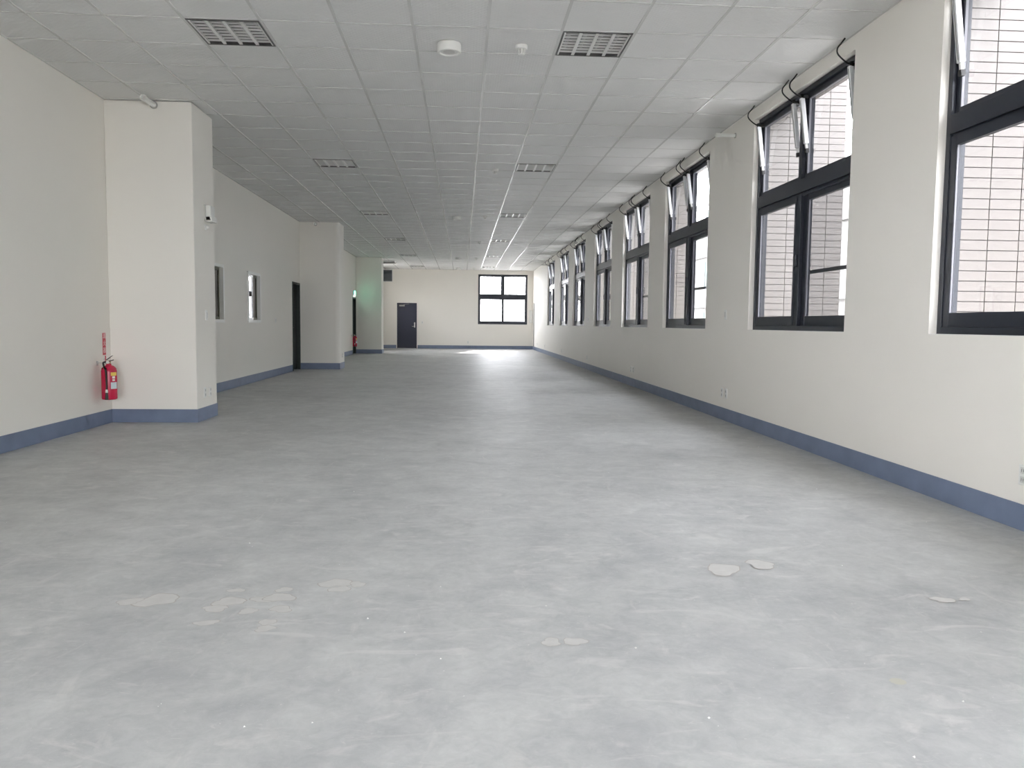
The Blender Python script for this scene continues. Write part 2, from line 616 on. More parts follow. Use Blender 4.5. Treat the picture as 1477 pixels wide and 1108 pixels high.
full = board(-TP / 2, TP / 2, -TP / 2, TP / 2).mesh('ceiling_board', 'tile')
left_w = (GX - 6 * TP) - XL
edge = board(-left_w / 2, left_w / 2, -TP / 2, TP / 2).mesh('ceiling_board', 'tile')
rest = MB()
for j in range(R0, R1 + 1):
    for i in COLS:
        if (i, j) in HOLES:
            continue
        x = GX + (i + 0.5) * TP if i > -7 else XL + left_w / 2
        y = GY + (j + 0.5) * TP
        if -2 <= j <= 22:
            o = bpy.data.objects.new('ceiling_board', edge if i == -7 else full)
            C.objects.link(o)
            o.parent = ceiling
            o.location = (x, y, TZ)
        else:
            hw = (left_w if i == -7 else TP) / 2
            q = board(x - hw, x + hw, y - TP / 2, min(y + TP / 2, YF))
            rest.add([(a, b, c + TZ) for a, b, c in q.v], q.f)
tag(rest.build('ceiling_board_field', 'tile', ceiling), kind='stuff')
run = MB().box(-0.012, 0.012, YB, YF, 0, 0.012).mesh('main_runner', 'grid')
for i in range(-6, 5):
    o = bpy.data.objects.new('main_runner', run)
    C.objects.link(o)
    o.parent = ceiling
    o.location = (GX + i * TP, 0, CEIL)
tee = MB().box(XL, XR, -0.007, 0.007, 0, 0.010).mesh('cross_tee', 'grid')
for j in range(R0 + 1, R1 + 1):
    o = bpy.data.objects.new('cross_tee', tee)
    C.objects.link(o)
    o.parent = ceiling
    o.location = (0, GY + j * TP, CEIL + 0.001)
for nm, x0, x1 in (('wall_angle', XL, XL + 0.018), ('wall_angle', XR - 0.018, XR)):
    MB().box(x0, x1, YB, YF, CEIL + 0.0005, CEIL + 0.003).build(nm, 'grid', ceiling)


# ------------------------------------------------------------------ windows
def make_window(W, Hh, t_lo, t_hi, screen=True, name='window_1', meet=0.125):
    """local x to the right seen from inside, y outwards, z up; origin at sill centre on the inner wall face"""
    root = empty(name)
    h = W / 2
    y0, y1 = 0.055, 0.165
    fw = 0.045
    mb = MB()
    mb.box(-h, -h + fw, y0, y1, 0, Hh).box(h - fw, h, y0, y1, 0, Hh)
    mb.box(-h + fw, h - fw, y0, y1, 0, 0.05).box(-h + fw, h - fw, y0, y1, Hh - fw, Hh)
    mb.build('outer_frame', 'frame', root, bevel=0.003)
    tr = MB().box(-h + fw, h - fw, y0 - 0.004, y1, t_lo + 0.075, t_hi - 0.06)
    tr.box(-h + fw, h - fw, y0 + 0.02, y1, t_lo + 0.045, t_lo + 0.075)
    tr.build('transom', 'frame', root, bevel=0.003)
    MB().box(-0.035, 0.035, y0 - 0.002, y1, t_hi - 0.06, Hh - fw).build('mullion', 'frame', root, bevel=0.003)
    # upper sashes
    for sgn in (-1, 1):
        a, b = (-h + fw, -0.035) if sgn < 0 else (0.035, h - fw)
        z0, z1 = t_hi - 0.06, Hh - fw
        s = 0.042
        m2 = MB()
        m2.box(a, a + s, y0 + 0.030, y0 + 0.075, z0, z1).box(b - s, b, y0 + 0.030, y0 + 0.075, z0, z1)
        m2.box(a + s, b - s, y0 + 0.030, y0 + 0.075, z0, z0 + s).box(a + s, b - s, y0 + 0.030, y0 + 0.075, z1 - 0.05, z1)
        sash = m2.build('upper_sash', 'frame', root, bevel=0.002)
        MB().box(a + s, b - s, y0 + 0.052, y0 + 0.058, z0 + s, z1 - 0.05).build('glass_pane', 'glass', sash)
        g = MB()
        for p in (a + s, b - s - 0.007):
            g.box(p, p + 0.007, y0 + 0.034, y0 + 0.052, z0 + s, z1 - 0.05)
        g.box(a + s, b - s, y0 + 0.034, y0 + 0.052, z1 - 0.057, z1 - 0.05)
        g.build('gasket', 'rim', sash)
    # lower sliding sashes, on two tracks
    z0, z1 = 0.05, t_lo + 0.06
    for sgn in (-1, 1):
        a, b = (-h + fw, 0.02) if sgn < 0 else (-0.02, h - fw)
        yo = y0 + (0.010 if sgn < 0 else 0.050)
        s1, s2 = 0.062, meet
        l, rr = (s1, s2) if sgn < 0 else (s2, s1)
        m2 = MB()
        m2.box(a, a + l, yo, yo + 0.038, z0, z1).box(b - rr, b, yo, yo + 0.038, z0, z1)
        m2.box(a + l, b - rr, yo, yo + 0.038, z0, z0 + 0.095).box(a + l, b - rr, yo, yo + 0.038, z1 - 0.065, z1)
        xx = (b - rr) if sgn < 0 else (a + l - 0.03)
        m2.box(xx, xx + 0.03, yo - 0.006, yo, z0 + 0.01, z1 - 0.01)       # interlock rib
        sash = m2.build('sliding_sash', 'frame', root, bevel=0.002)
        MB().box(a + l, b - rr, yo + 0.016, yo + 0.022, z0 + 0.095, z1 - 0.065).build('glass_pane', 'glass', sash)
        g = MB()
        for p in (a + l, b - rr - 0.006):
            g.box(p, p + 0.006, yo + 0.004, yo + 0.016, z0 + 0.095, z1 - 0.065)
        g.build('gasket', 'rim', sash)
        if sgn < 0:
            MB().box(b - 0.052, b - 0.022, yo - 0.026, yo - 0.006, 0.62, 0.74).build('latch', 'frame', sash, bevel=0.004)
    if screen:
        a, b = 0.03, h - fw
        ys = y0 + 0.096
        m2 = MB()
        for q in (a, b - 0.028):
            m2.box(q, q + 0.028, ys, ys + 0.012, z0, z1)
        m2.box(a, b, ys, ys + 0.012, z0, z0 + 0.05).box(a, b, ys, ys + 0.012, z1 - 0.05, z1)
        sc = m2.build('insect_screen', 'frame', root)
        MB().box(a + 0.028, b - 0.028, ys - 0.002, ys + 0.014, 0.548, 0.582).build('mid_rail', 'frame', sc)
        MB().add([(a + .028, ys + .006, z0 + .05), (b - .028, ys + .006, z0 + .05), (b - .028, ys + .006, z1 - .05), (a + .028, ys + .006, z1 - .05)],
                 [(0, 1, 2, 3)]).build('mesh_sheet', 'screen', sc)
    # thin white sill lining at the bottom of the reveal
    MB().box(-h + 0.001, h - 0.001, 0.002, y0, 0.0005, 0.004).build('sill_lining', 'reveal', root)
    return root


win0 = make_window(WW, HEAD - SILL, 2.345 - SILL, 2.605 - SILL)
names = ['nearest right window, cut by the picture edge', 'second right window from the camera, with pale tiles behind it',
         'third right window from the camera, with a white building behind it', 'fourth right window from the camera, brick tiles behind it',
         'fifth right window from the camera, beside the middle wall switch', 'sixth right window from the camera, third from the far corner',
         'seventh right window from the camera, second from the far corner', 'eighth and farthest right window, nearest the far corner']
for k, y in enumerate(WIN + HID):
    wn = win0 if k == 0 else copy_tree(win0)
    wn.name = 'window_%d' % (k + 1 if k < 9 else 10)
    wn.location = (XR, y + WW / 2, SILL)
    wn.rotation_euler = (0, 0, -HALF)
    tag(wn, 'dark framed ' + names[k] if k < 8 else ['added unseen dark framed right window beside the camera', 'added unseen dark framed right window behind the camera'][k - 8], 'window', kind='structure')
fwin = make_window(FWX1 - FWX0, FWZ1 - FWZ0, 2.215 - FWZ0, 2.475 - FWZ0, name='window_11', meet=0.06)
fwin.location = ((FWX0 + FWX1) / 2, YF, FWZ0)
tag(fwin, 'bright four-pane dark framed window in the far end wall', 'window', kind='structure')
awin = copy_tree(win0)
awin.name = 'window_12'
awin.location = ((AW[0] + AW[1]) / 2, AY1, SILL)
awin.rotation_euler = (0, 0, 0)
tag(awin, 'bright dark framed window of the room beyond the left partition', 'window', kind='structure')

# unseen wide glazing behind the camera, added as a daylight source
g = empty('window_13', ((BO[0] + BO[1]) / 2, YB, BO[2]), math.pi)
gw, gh = BO[1] - BO[0], BO[3] - BO[2]
mb = MB()
for x in (-gw / 2, -gw / 6 - .025, gw / 6 - .025, gw / 2 - 0.05):
    mb.box(x, x + 0.05, 0.05, 0.15, 0, gh)
mb.box(-gw / 2, gw / 2, 0.05, 0.15, 0, 0.06).box(-gw / 2, gw / 2, 0.05, 0.15, gh - 0.05, gh)
mb.build('outer_frame', 'frame', g)
for q in range(3):
    MB().box(-gw / 2 + q * gw / 3 + .05, -gw / 2 + (q + 1) * gw / 3 - .03, 0.09, 0.096, 0.06, gh - 0.05).build('glass_pane', 'glass', g)
tag(g, 'unseen wide glazed opening added behind the camera', 'window', kind='structure')

def glazing(name, W, Hh, n, loc, rz, label):  # frame and panes for the unseen openings added for daylight
    g = empty(name, loc, rz)
    mb = MB()
    for q in range(n + 1):
        x = -W / 2 + (W - .05) * q / n
        mb.box(x, x + 0.05, 0.03, 0.12, 0, Hh)
    mb.box(-W / 2, W / 2, 0.03, 0.12, 0, 0.05).box(-W / 2, W / 2, 0.03, 0.12, Hh - 0.05, Hh)
    mb.build('outer_frame', 'frame', g)
    for q in range(n):
        x = -W / 2 + (W - .05) * q / n
        MB().box(x + .05, x + (W - .05) / n, 0.07, 0.076, 0.05, Hh - .05).build('glass_pane', 'glass', g)
    tag(g, label, 'window', kind='structure')


for q, (a, b) in enumerate(BIGL):
    glazing('window_%d' % (16 + q), b - a, 1.7, 2, (XL, (a + b) / 2, 1.2), HALF,
            ['added unseen wide left glazing behind the camera', 'added unseen wide left glazing level with the camera', 'added unseen wide left glazing just out of the picture'][q])
glazing('window_19', ALC[1] - ALC[0], 2.1, 3, (XL, (ALC[0] + ALC[1]) / 2, 1.0), HALF, 'added unseen wide left glazing in the bay behind the farthest pier')

# small windows in the left partition
for k, (a, b) in enumerate((L1, L2)):
    g = empty('window_%d' % (14 + k), (XL, (a + b) / 2, 1.11), HALF)
    h, Hh = (b - a) / 2, 0.93
    mb = MB()      # cream casing lining the opening, a little proud of the wall
    mb.box(-h, -h + .05, -0.030, 0.085, 0, Hh).box(h - .05, h, -0.030, 0.085, 0, Hh)
    mb.box(-h + .05, h - .05, -0.030, 0.085, 0, .05).box(-h + .05, h - .05, -0.030, 0.085, Hh - .05, Hh)
    mb.build('casing', 'reveal', g, bevel=0.002)
    for sgn in (-1, 1):
        p, q = (-h + .05, 0.02) if sgn < 0 else (-0.02, h - .05)
        yo = 0.010 if sgn < 0 else 0.036
        m2 = MB()
        m2.box(p, p + .035, yo, yo + .024, .05, Hh - .05).box(q - .035, q, yo, yo + .024, .05, Hh - .05)
        m2.box(p + .035, q - .035, yo, yo + .024, .05, .09).box(p + .035, q - .035, yo, yo + .024, Hh - .09, Hh - .05)
        sa = m2.build('sliding_sash', 'silver' if sgn < 0 else 'olive', g)
        MB().box(p + .035, q - .035, yo + .010, yo + .014, .09, Hh - .09).build('glass_pane', 'glass', sa)
    tag(g, ['small cream framed left window half hidden by the nearest pier', 'small cream framed left window with a bright view through it'][k],
        'window', kind='structure')

# ------------------------------------------------------------------ doors
g = empty('door_1', (-2.46, YF, 0))
MB().box(-.435, -.395, -.012, .10, 0, 2.015).box(.395, .435, -.012, .10, 0, 2.015).box(-.395, .395, -.012, .10, 1.975, 2.015).build('door_frame', 'door', g)
leaf = MB().box(-.395, .395, .012, .055, 0.012, 1.975).build('door_leaf', 'door', g, bevel=0.002)
cl = MB().box(-.34, -.10, -.04, .012, 1.86, 1.93).build('door_closer', 'trunk', leaf, bevel=0.004)
MB().obox((-.15, -.045, 1.94), (.10, -.03, 1.965), .02, .012, (0, 1, 0)).build('closer_arm', 'trunk', leaf)
MB().box(.315, .365, .0, .012, .93, 1.16).lathe([(.03, -.03), (.03, .0)], 16, 'Y', (.34, 0, 1.11)).build('lock_plate', 'steel', leaf, smooth=True)
MB().tube([(.34, .0, .98), (.34, -.045, .98), (.22, -.05, .98)], .011).build('lever_handle', 'steel', leaf, smooth=True)
tag(g, 'closed dark navy steel door in the far end wall', 'door', kind='structure')
MB().box(-.395, .395, 0.0, .12, .0005, .011).build('threshold', 'steel', g)

for k, ((a, b), hh) in enumerate(((D2, 2.05), (D3, 2.02))):
    g = empty('door_%d' % (k + 2), (XL, (a + b) / 2, 0), HALF)
    h = (b - a) / 2
    MB().box(-h, -h + .045, -.01, .15, 0, hh).box(h - .045, h, -.01, .15, 0, hh).box(-h + .045, h - .045, -.01, .15, hh - .045, hh).build('door_frame', 'doorgreen', g)
    leaf = MB().box(-h + .045, h - .045, .085, .125, .01, hh - .045).build('door_leaf', 'doorgreen', g, bevel=0.002)
    MB().tube([(-h + .12, .085, 1.0), (-h + .12, .04, 1.0), (-h + .25, .035, 1.0)], .011).build('lever_handle', 'steel', leaf, smooth=True)
    tag(g, ['black green door recessed beside the middle left pier', 'narrow black doorway beside the farthest left pier, under the lit sign'][k], 'door', kind='structure')

# ------------------------------------------------------------------ exterior: tiled piers and beam, ground, opposite building
PT_W, PT_H, JT = 0.229, 0.072, 0.006
one_tile = MB().box(JT / 2, PT_W - JT / 2, -0.010, 0.002, JT / 2, PT_H - JT / 2).mesh('facade_tile', 'ptile')


def ext_pier(y0, y1, x1, zlo, zhi, off, individual, label):
    p = struct('wall_exterior', MB().box(WT, x1, y0, y1, -4.0, 6.5), 'grout', label, 'pier')
    fld = MB()
    z = -4.0
    k = 0
    while z < 6.4:
        x = WT - PT_W + off
        while x < x1 - 0.02:
            xa, xb = max(x, WT), min(x + PT_W, x1)
            if xb - xa > 0.03:
                if individual and zlo <= z <= zhi:
                    o = bpy.data.objects.new('facade_tile', one_tile)
                    C.objects.link(o)
                    o.parent = p
                    o.location = (xa, y0, z)
                    if xb - xa < PT_W - 1e-4:
                        o.scale = ((xb - xa) / PT_W, 1, 1)
                    k += 1
                else:
                    fld.box(xa + JT / 2, xb - JT / 2, y0 - 0.010, y0 + .002, z + JT / 2, z + PT_H - JT / 2)
            x += PT_W
        y = y0
        while y < y1 - 0.02:
            yb = min(y + PT_W, y1)
            fld.box(x1 - .002, x1 + .010, y + JT / 2, yb - JT / 2, z + JT / 2, z + PT_H - JT / 2)
            y += PT_W
        z += PT_H
    tag(fld.build('facade_tile_field', 'ptile', p), kind='stuff')
    return k


ext_pier(5.50, 6.15, 4.34, 0.70, 4.0, 0.128, True, 'pale pink tiled exterior pier seen through the nearest right window')
ext_pier(9.00, 10.00, 4.32, 0.75, 4.3, 0.10, True, 'pale pink tiled exterior pier seen through the second right window')
ext_pier(12.80, 13.35, 3.66, 0, 0, 0.10, False, 'narrow pale tiled exterior pier seen through the third right window')
ext_pier(16.05, 16.80, 4.0, 0, 0, 0.10, False, 'pale tiled exterior pier seen through the fourth right window')
ext_pier(19.50, 20.45, 4.3, 0, 0, 0.10, False, 'pale tiled exterior pier seen through the fifth right window')
ext_pier(23.15, 23.75, 3.66, 0, 0, 0.10, False, 'pale tiled exterior pier seen through the sixth right window')
ext_pier(26.40, 27.40, 3.9, 0, 0, 0.10, False, 'pale tiled exterior pier seen through the seventh right window')
ext_pier(30.1, 31.1, 4.3, 0, 0, 0.10, False, 'pale tiled exterior pier seen through the farthest right window')
struct('wall_exterior_beam', MB().box(WT, 3.85, YB, 36.2, 3.62, 6.4), 'ptile', 'pale exterior beam running above the right windows', 'beam')
struct('wall_upper_shade_block', MB().box(-10.4, 3.85, YB, 36.2, 6.4, 7.5), 'ptile', 'unseen upper storeys above the hall, added to shade the outer piers', 'wall')  # unseen mass added to cut the skylight reaching the tiled piers
struct('ground', MB().box(-80, 90, -90, 130, -4.2, -4.0), 'ground', 'pale paved ground outside the windows', 'ground')

bld = empty('white_building', (17.0, 22.0, -4.0))
tag(bld, 'white building with teal windows seen through the third right window', 'building')
MB().box(0, 9, -40, 60, 0, 12.6).build('facade', 'facade', bld)
band = MB().box(-.18, 0, -40, 60, 0, .35).mesh('floor_band', 'facade')
pane = MB().box(-.02, .03, -.75, .75, 0, 1.7).mesh('window_pane', 'teal')
fram = MB().box(-.06, .02, -.82, -.75, -.07, 1.77).box(-.06, .02, .75, .82, -.07, 1.77).box(-.06, .02, -.75, .75, -.07, 0).box(-.06, .02, -.75, .75, 1.7, 1.77).mesh('window_frame', 'facade')
for lv in range(4):
    o = bpy.data.objects.new('floor_band', band)
    C.objects.link(o)
    o.parent = bld
    o.location = (0, 0, 3.5 * lv + 2.9)
    for c in range(22):
        o = bpy.data.objects.new('window_frame', fram)
        C.objects.link(o)
        o.parent = bld
        o.location = (0, -36 + c * 4.3, 3.5 * lv + 0.9)
        q = bpy.data.objects.new('window_pane', pane)
        C.objects.link(q)
        q.parent = o

# portals for the daylight openings
for y in WIN + HID:
    portal((WT + 0.02, y + WW / 2, (SILL + HEAD) / 2), (-1, 0, 0), WW, HEAD - SILL)
portal(((FWX0 + FWX1) / 2, YF + 0.27, (FWZ0 + FWZ1) / 2), (0, -1, 0), FWX1 - FWX0, FWZ1 - FWZ0)
portal(((BO[0] + BO[1]) / 2, YB - 0.22, (BO[2] + BO[3]) / 2), (0, 1, 0), gw, gh)
for a, b in BIGL:
    portal((XL - .17, (a + b) / 2, 2.05), (1, 0, 0), b - a, 1.7)
portal((XL - .17, (ALC[0] + ALC[1]) / 2, 2.05), (1, 0, 0), ALC[1] - ALC[0], 2.1)
portal(((AW[0] + AW[1]) / 2, AY1 + 0.22, (SILL + HEAD) / 2), (0, -1, 0), WW, HEAD - SILL)


# ------------------------------------------------------------------ window actuators with their cables
def actuator():
    """origin at the top pivot; y outwards (world +X), leaning outwards at the bottom"""
    t = empty('window_actuator')
    top, bot = Vector((0, 0, 0)), Vector((0, 0.056, -0.42))
    ax = (bot - top).normalized()
    MB().obox(top, bot, .038, .040, (1, 0, 0)).build('body', 'silver', t, bevel=0.004)
    nrm = Vector((0, ax.z, -ax.y))          # inward-facing side
    off = nrm * (0.0205 if nrm.y < 0 else -0.0205)
    MB().obox(top + off + ax * .02, bot + off - ax * .02, .008, .003, (1, 0, 0)).build('slot', 'slot', t)
    MB().obox(bot, bot + ax * .05, .022, .022, (1, 0, 0)).build('rod', 'white', t, bevel=.003)
    MB().obox(bot + ax * .045, bot + ax * .085, .034, .030, (1, 0, 0)).build('lower_bracket', 'dark', t)
    MB().obox(top - ax * .035, top + ax * .006, .030, .026, (1, 0, 0)).box(-.02, .02, .0, .055, -.005, .02).build('upper_bracket', 'dark', t)
    return t


act0 = actuator()
cable_src = {}


def cable_mesh(sway):
    top_z = CEIL - 3.285
    pts = [(0, .0, .01), (0.004 + sway, -.05, .035), (.006 + sway, -.112, .088), (.004 + sway * .5, -.118, .135), (0, -.085, .18), (0, -.055, top_z)]
    return MB().tube(smooth_curve(pts, 7), .0065, 8).mesh('cable', 'cable', True)


first = True
places = [('at the far jamb', lambda y: y + WW - 0.105), ('left of the centre mullion', lambda y: y + WW / 2 + 0.11),
          ('right of the centre mullion', lambda y: y + WW / 2 - 0.082), ('at the near jamb', lambda y: y + 0.10)]
for k, y in enumerate(WIN):
    for q, (where, fy) in enumerate(places):
        if k == 0 and q > 0:
            continue
        a = act0 if first else copy_tree(act0)
        first = False
        a.location = (XR + 0.012, fy(y), 3.285)
        a.rotation_euler = (0, 0, -HALF)
        tag(a, 'silver actuator bar %s of the %s right window' % (where, ORD[k]), 'actuator', 'window actuators')
# one cable each, after copying, so that they differ a little
for a in [o for o in C.objects if o.name.startswith('window_actuator')]:
    o = bpy.data.objects.new('cable', cable_mesh(random.uniform(-.02, .02)))
    C.objects.link(o)
    o.parent = a


# ------------------------------------------------------------------ recessed louvred lights (switched off)
def troffer():
    t = empty('ceiling_light')
    s = TP / 2 - 0.014
    mb = MB()
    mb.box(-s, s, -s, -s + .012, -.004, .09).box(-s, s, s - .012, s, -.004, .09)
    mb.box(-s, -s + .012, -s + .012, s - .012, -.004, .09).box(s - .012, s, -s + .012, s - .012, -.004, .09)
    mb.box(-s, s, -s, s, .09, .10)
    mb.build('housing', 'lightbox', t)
    n = 4
    inner = 2 * (s - .012)
    for k in range(n + 1):
        x = -s + .012 + inner * k / n
        m2 = MB()
        wtop, wb = .004, .014
        xa, xb = max(x - wb, -s + .012), min(x + wb, s - .012)
        vs = [(xa, -s + .012, 0), (xb, -s + .012, 0), (xb, s - .012, 0), (xa, s - .012, 0),
              (x - wtop, -s + .012, .03), (x + wtop, -s + .012, .03), (x + wtop, s - .012, .03), (x - wtop, s - .012, .03)]
        m2.add(vs, [(0, 3, 2, 1), (4, 5, 6, 7), (0, 1, 5, 4), (1, 2, 6, 5), (2, 3, 7, 6), (3, 0, 4, 7)])
        m2.build('reflector_rib', 'mirror', t)
    for k in range(1, 8):
        y = -s + .012 + inner * k / 8
        MB().box(-s + .012, s - .012, y - .003, y + .003, .001, .017).build('louvre_blade', 'mirror', t)
    for k in range(n):
        x = -s + .012 + inner * (k + .5) / n
        MB().lathe([(.013, -s + .03), (.013, s - .03)], 12, 'Y', (x, 0, .068)).build('tube', 'tube', t, smooth=True)
    return t


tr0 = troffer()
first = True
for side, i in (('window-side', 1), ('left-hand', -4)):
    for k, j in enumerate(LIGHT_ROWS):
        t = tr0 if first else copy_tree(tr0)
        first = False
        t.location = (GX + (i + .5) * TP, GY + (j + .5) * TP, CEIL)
        tag(t, 'square louvred ceiling light, switched off, %s in the %s row' % (ORD[k] if k else 'nearest the camera', side), 'ceiling light', 'recessed ceiling lights')
for (i, j), wh in zip(((1, -9), (-4, -9)), ('right, just', 'left, just')):
    t = copy_tree(tr0)
    t.location = (GX + (i + .5) * TP, GY + (j + .5) * TP, CEIL)
    tag(t, 'square louvred ceiling light on the %s behind the camera' % wh, 'ceiling light', 'ceiling lights behind the camera')

# ------------------------------------------------------------------ round fixtures and smoke detectors
rf = empty('ceiling_fixture')
MB().lathe([(.100, 0), (.103, -.012), (.103, -.062), (.096, -.074), (.080, -.076), (.074, -.066)], 36).build('drum', 'white', rf, smooth=True)
MB().lathe([(.074, -.062), (.05, -.066), (.02, -.067)], 30).build('diffuser', 'whitedim', rf, smooth=True)
rpos = [(-.125, 7.02), (-.125, 18.05), (-.16, 29.2), (-.17, 34.7)]
for k, (x, y) in enumerate(rpos):
    o = rf if k == 0 else copy_tree(rf)
    o.location = (x, y, CEIL)
    tag(o, 'round white drum-shaped ceiling fixture, %s' % ['large, nearest the camera', 'second from the camera', 'third from the camera', 'farthest, near the end wall'][k],
        'ceiling fixture', 'round ceiling fixtures')
sd = empty('smoke_detector')
MB().lathe([(.050, 0), (.051, -.008), (.051, -.026), (.046, -.032)], 28).build('base', 'white', sd, smooth=True)
cage = MB().lathe([(.022, -.032), (.024, -.058), (.019, -.066)], 20).build('sensing_head', 'whitedim', sd, smooth=True)
for k in range(8):
    a = 2 * math.pi * k / 8
    MB().obox((.036 * math.cos(a), .036 * math.sin(a), -.032), (.024 * math.cos(a), .024 * math.sin(a), -.072), .006, .004, (-math.sin(a), math.cos(a), 0)).build('fin', 'white', sd)
MB().lathe([(.027, -.072), (.027, -.076)], 20).build('cap', 'white', sd)
for k, y in enumerate([7.0, 12.48, 17.9, 23.55, 29.2, 34.7]):
    o = sd if k == 0 else copy_tree(sd)
    o.location = (.49, y, CEIL)
    tag(o, 'small white smoke detector on the ceiling, %s' % (ORD[k] + (' from the camera' if k else ' to the camera')), 'smoke detector', 'smoke detectors')


# ------------------------------------------------------------------ fire extinguishers and sign
def extinguisher():
    t = empty('fire_extinguisher')
    body = MB().lathe([(.060, 0), (.074, .006), (.077, .02), (.077, .335), (.070, .372), (.048, .398), (.026, .408), (.024, .425)], 32).build('cylinder', 'red', t, smooth=True)
    # labels wrap the cylinder, facing the room
    def wrap(a0, a1, z0, z1, rad, nm, mt):
        vs, fs, n = [], [], 8
        for k in range(n + 1):
            a = a0 + (a1 - a0) * k / n
            for rr in (rad, rad + .0012):
                for z in (z0, z1):
                    vs.append((rr * math.cos(a), rr * math.sin(a), z))
        for k in range(n):
            o = 4 * k
            fs += [(o + 2, o + 6, o + 7, o + 3), (o, o + 1, o + 5, o + 4), (o + 1, o + 3, o + 7, o + 5), (o, o + 4, o + 6, o + 2)]
        return MB().add(vs, fs).build(nm, mt, body)
    wrap(-.95, -.10, .285, .325, .0772, 'yellow_label', 'yellow')
    wrap(-.78, -.36, .252, .280, .0772, 'white_label', 'signwhite')
    wrap(-.76, -.40, .222, .245, .0772, 'white_label', 'signwhite')
    wrap(-.98, -.08, .130, .208, .0795, 'inspection_card', 'card')
    MB().lathe([(.020, .42), (.022, .43), (.022, .455), (.015, .462)], 18).build('valve', 'brass', t, smooth=True)
    MB().obox((-.012, .0, .448), (.062, -.035, .470), .022, .010, (0, 1, .2)).build('carry_handle', 'dark', t, bevel=.002)
    MB().obox((-.020, .0, .470), (.052, -.035, .520), .024, .008, (0, 1, .2)).build('squeeze_lever', 'rubber', t, bevel=.002)
    MB().lathe([(.017, -.03), (.017, -.022)], 16, 'Y', (0, 0, .442)).build('pressure_gauge', 'white', t, smooth=True)
    MB().tube([(-.03 + .014 * math.cos(q * .5236), -.012, .475 + .014 * math.sin(q * .5236)) for q in range(13)], .002, 6).build('safety_pin', 'steel', t)
    hose = smooth_curve([(-.018, -.008, .445), (-.04, -.035, .440), (-.022, -.070, .40), (.004, -.085, .34), (.009, -.087, .20), (.009, -.087, .125)], 8)
    ho = MB().tube(hose, .0095, 10).build('hose', 'rubber', t, smooth=True)
    MB().lathe([(.012, .085), (.013, .10), (.010, .125)], 14, 'Z', (.009, -.088, 0)).build('nozzle_collar', 'white', ho, smooth=True)
    MB().lathe([(.016, .005), (.014, .05), (.011, .088)], 14, 'Z', (.009, -.091, 0)).build('nozzle', 'rubber', ho, smooth=True)
    br = MB().box(-.121, -.115, -.015, .015, .40, .455).box(-.115, -.02, -.006, .006, .430, .436)
    br.build('wall_bracket', 'steel', t)
    return t


ex1 = extinguisher()
ex1.location = (XL + 0.122, 8.76, 0.287)
ex1.scale = (1, 1, 0.9)
tag(ex1, 'red fire extinguisher hung on the near left wall below a vertical red sign', 'fire extinguisher', 'fire extinguishers')
ex2 = copy_tree(ex1)
ex2.location = (XL + 0.122, 28.35, 0.285)
tag(ex2, 'small distant red fire extinguisher beside the narrow black doorway', 'fire extinguisher', 'fire extinguishers')

sign = empty('extinguisher_sign', (XL + 0.001, 8.94, 0.755), HALF)
tag(sign, 'vertical red sign with white characters above the near fire extinguisher', 'sign')
MB().box(-.036, .036, -.003, 0, 0, .238).build('sign_plate', 'signred', sign)


def text_mesh(body, size, mt):
    cu = bpy.data.curves.new('lettering', 'FONT')
    cu.body = body
    cu.size = size
    cu.align_x = 'CENTER'
    cu.align_y = 'CENTER'
    ob = bpy.data.objects.new('lettering_tmp', cu)
    C.objects.link(ob)
    dg = bpy.context.evaluated_depsgraph_get()
    me = bpy.data.meshes.new_from_object(ob.evaluated_get(dg))
    bpy.data.objects.remove(ob)
    me.materials.clear()
    me.materials.append(M[mt])
    return me


for k, ch in enumerate('滅火器'):
    o = bpy.data.objects.new('character', text_mesh(ch, .066, 'signwhite'))
    C.objects.link(o)
    o.parent = sign
    o.location = (0, -.0036, .202 - k * .078)
    o.rotation_euler = (HALF, 0, 0)
hk = empty('hanging_strap', (XL + 0.001, 8.96, 0.667), HALF)
MB().box(-.006, .006, -.006, 0, 0, .078).build('strap', 'signred', hk)
MB().box(-.006, .05, -.008, 0, -.006, 0).build('hook', 'steel', hk)
tag(hk, 'thin red strap between the vertical sign and the near fire extinguisher', 'strap')

# ------------------------------------------------------------------ lit exit sign above the far left door
es = empty('exit_sign', (XL, 29.08, 2.10), HALF)
tag(es, 'lit green exit sign above the narrow black doorway', 'exit sign')
MB().box(-.17, .17, -.034, 0, 0, .17).build('housing', 'white', es, bevel=.004)
MB().box(-.155, .155, -.037, -.034, .018, .152).build('lit_panel', 'exit', es)
MB().box(-.08, .08, -.045, 0, -.03, 0).build('lamp', 'exitlamp', es)


# ------------------------------------------------------------------ outlets, switches, boxes
def plate(kind):
    t = empty('power_outlet' if kind == 'o' else 'light_switch')
    MB().box(-.036, .036, -.009, 0, -.058, .058).build('cover_plate', 'white', t, bevel=.003)
    if kind == 'o':
        for z in (-.026, .026):
            s = MB().box(-.019, .019, -.011, -.009, z - .018, z + .018).build('socket', 'whitedim', t)
            MB().box(-.009, -.006, -.0115, -.011, z - .008, z + .008).box(.006, .009, -.0115, -.011, z - .008, z + .008).build('slot', 'dark', s)
    else:
        MB().box(-.016, .016, -.013, -.009, -.032, .032).build('rocker', 'whitedim', t, bevel=.002)
    return t


po, ls = plate('o'), plate('s')
used = {'o': False, 's': False}


def put(kind, loc, rz, label):
    src = po if kind == 'o' else ls
    o = copy_tree(src) if used[kind] else src
    used[kind] = True
    o.location = loc
    o.rotation_euler = (0, 0, rz)
    tag(o, label, 'outlet' if kind == 'o' else 'switch', 'wall outlets' if kind == 'o' else 'wall switches')


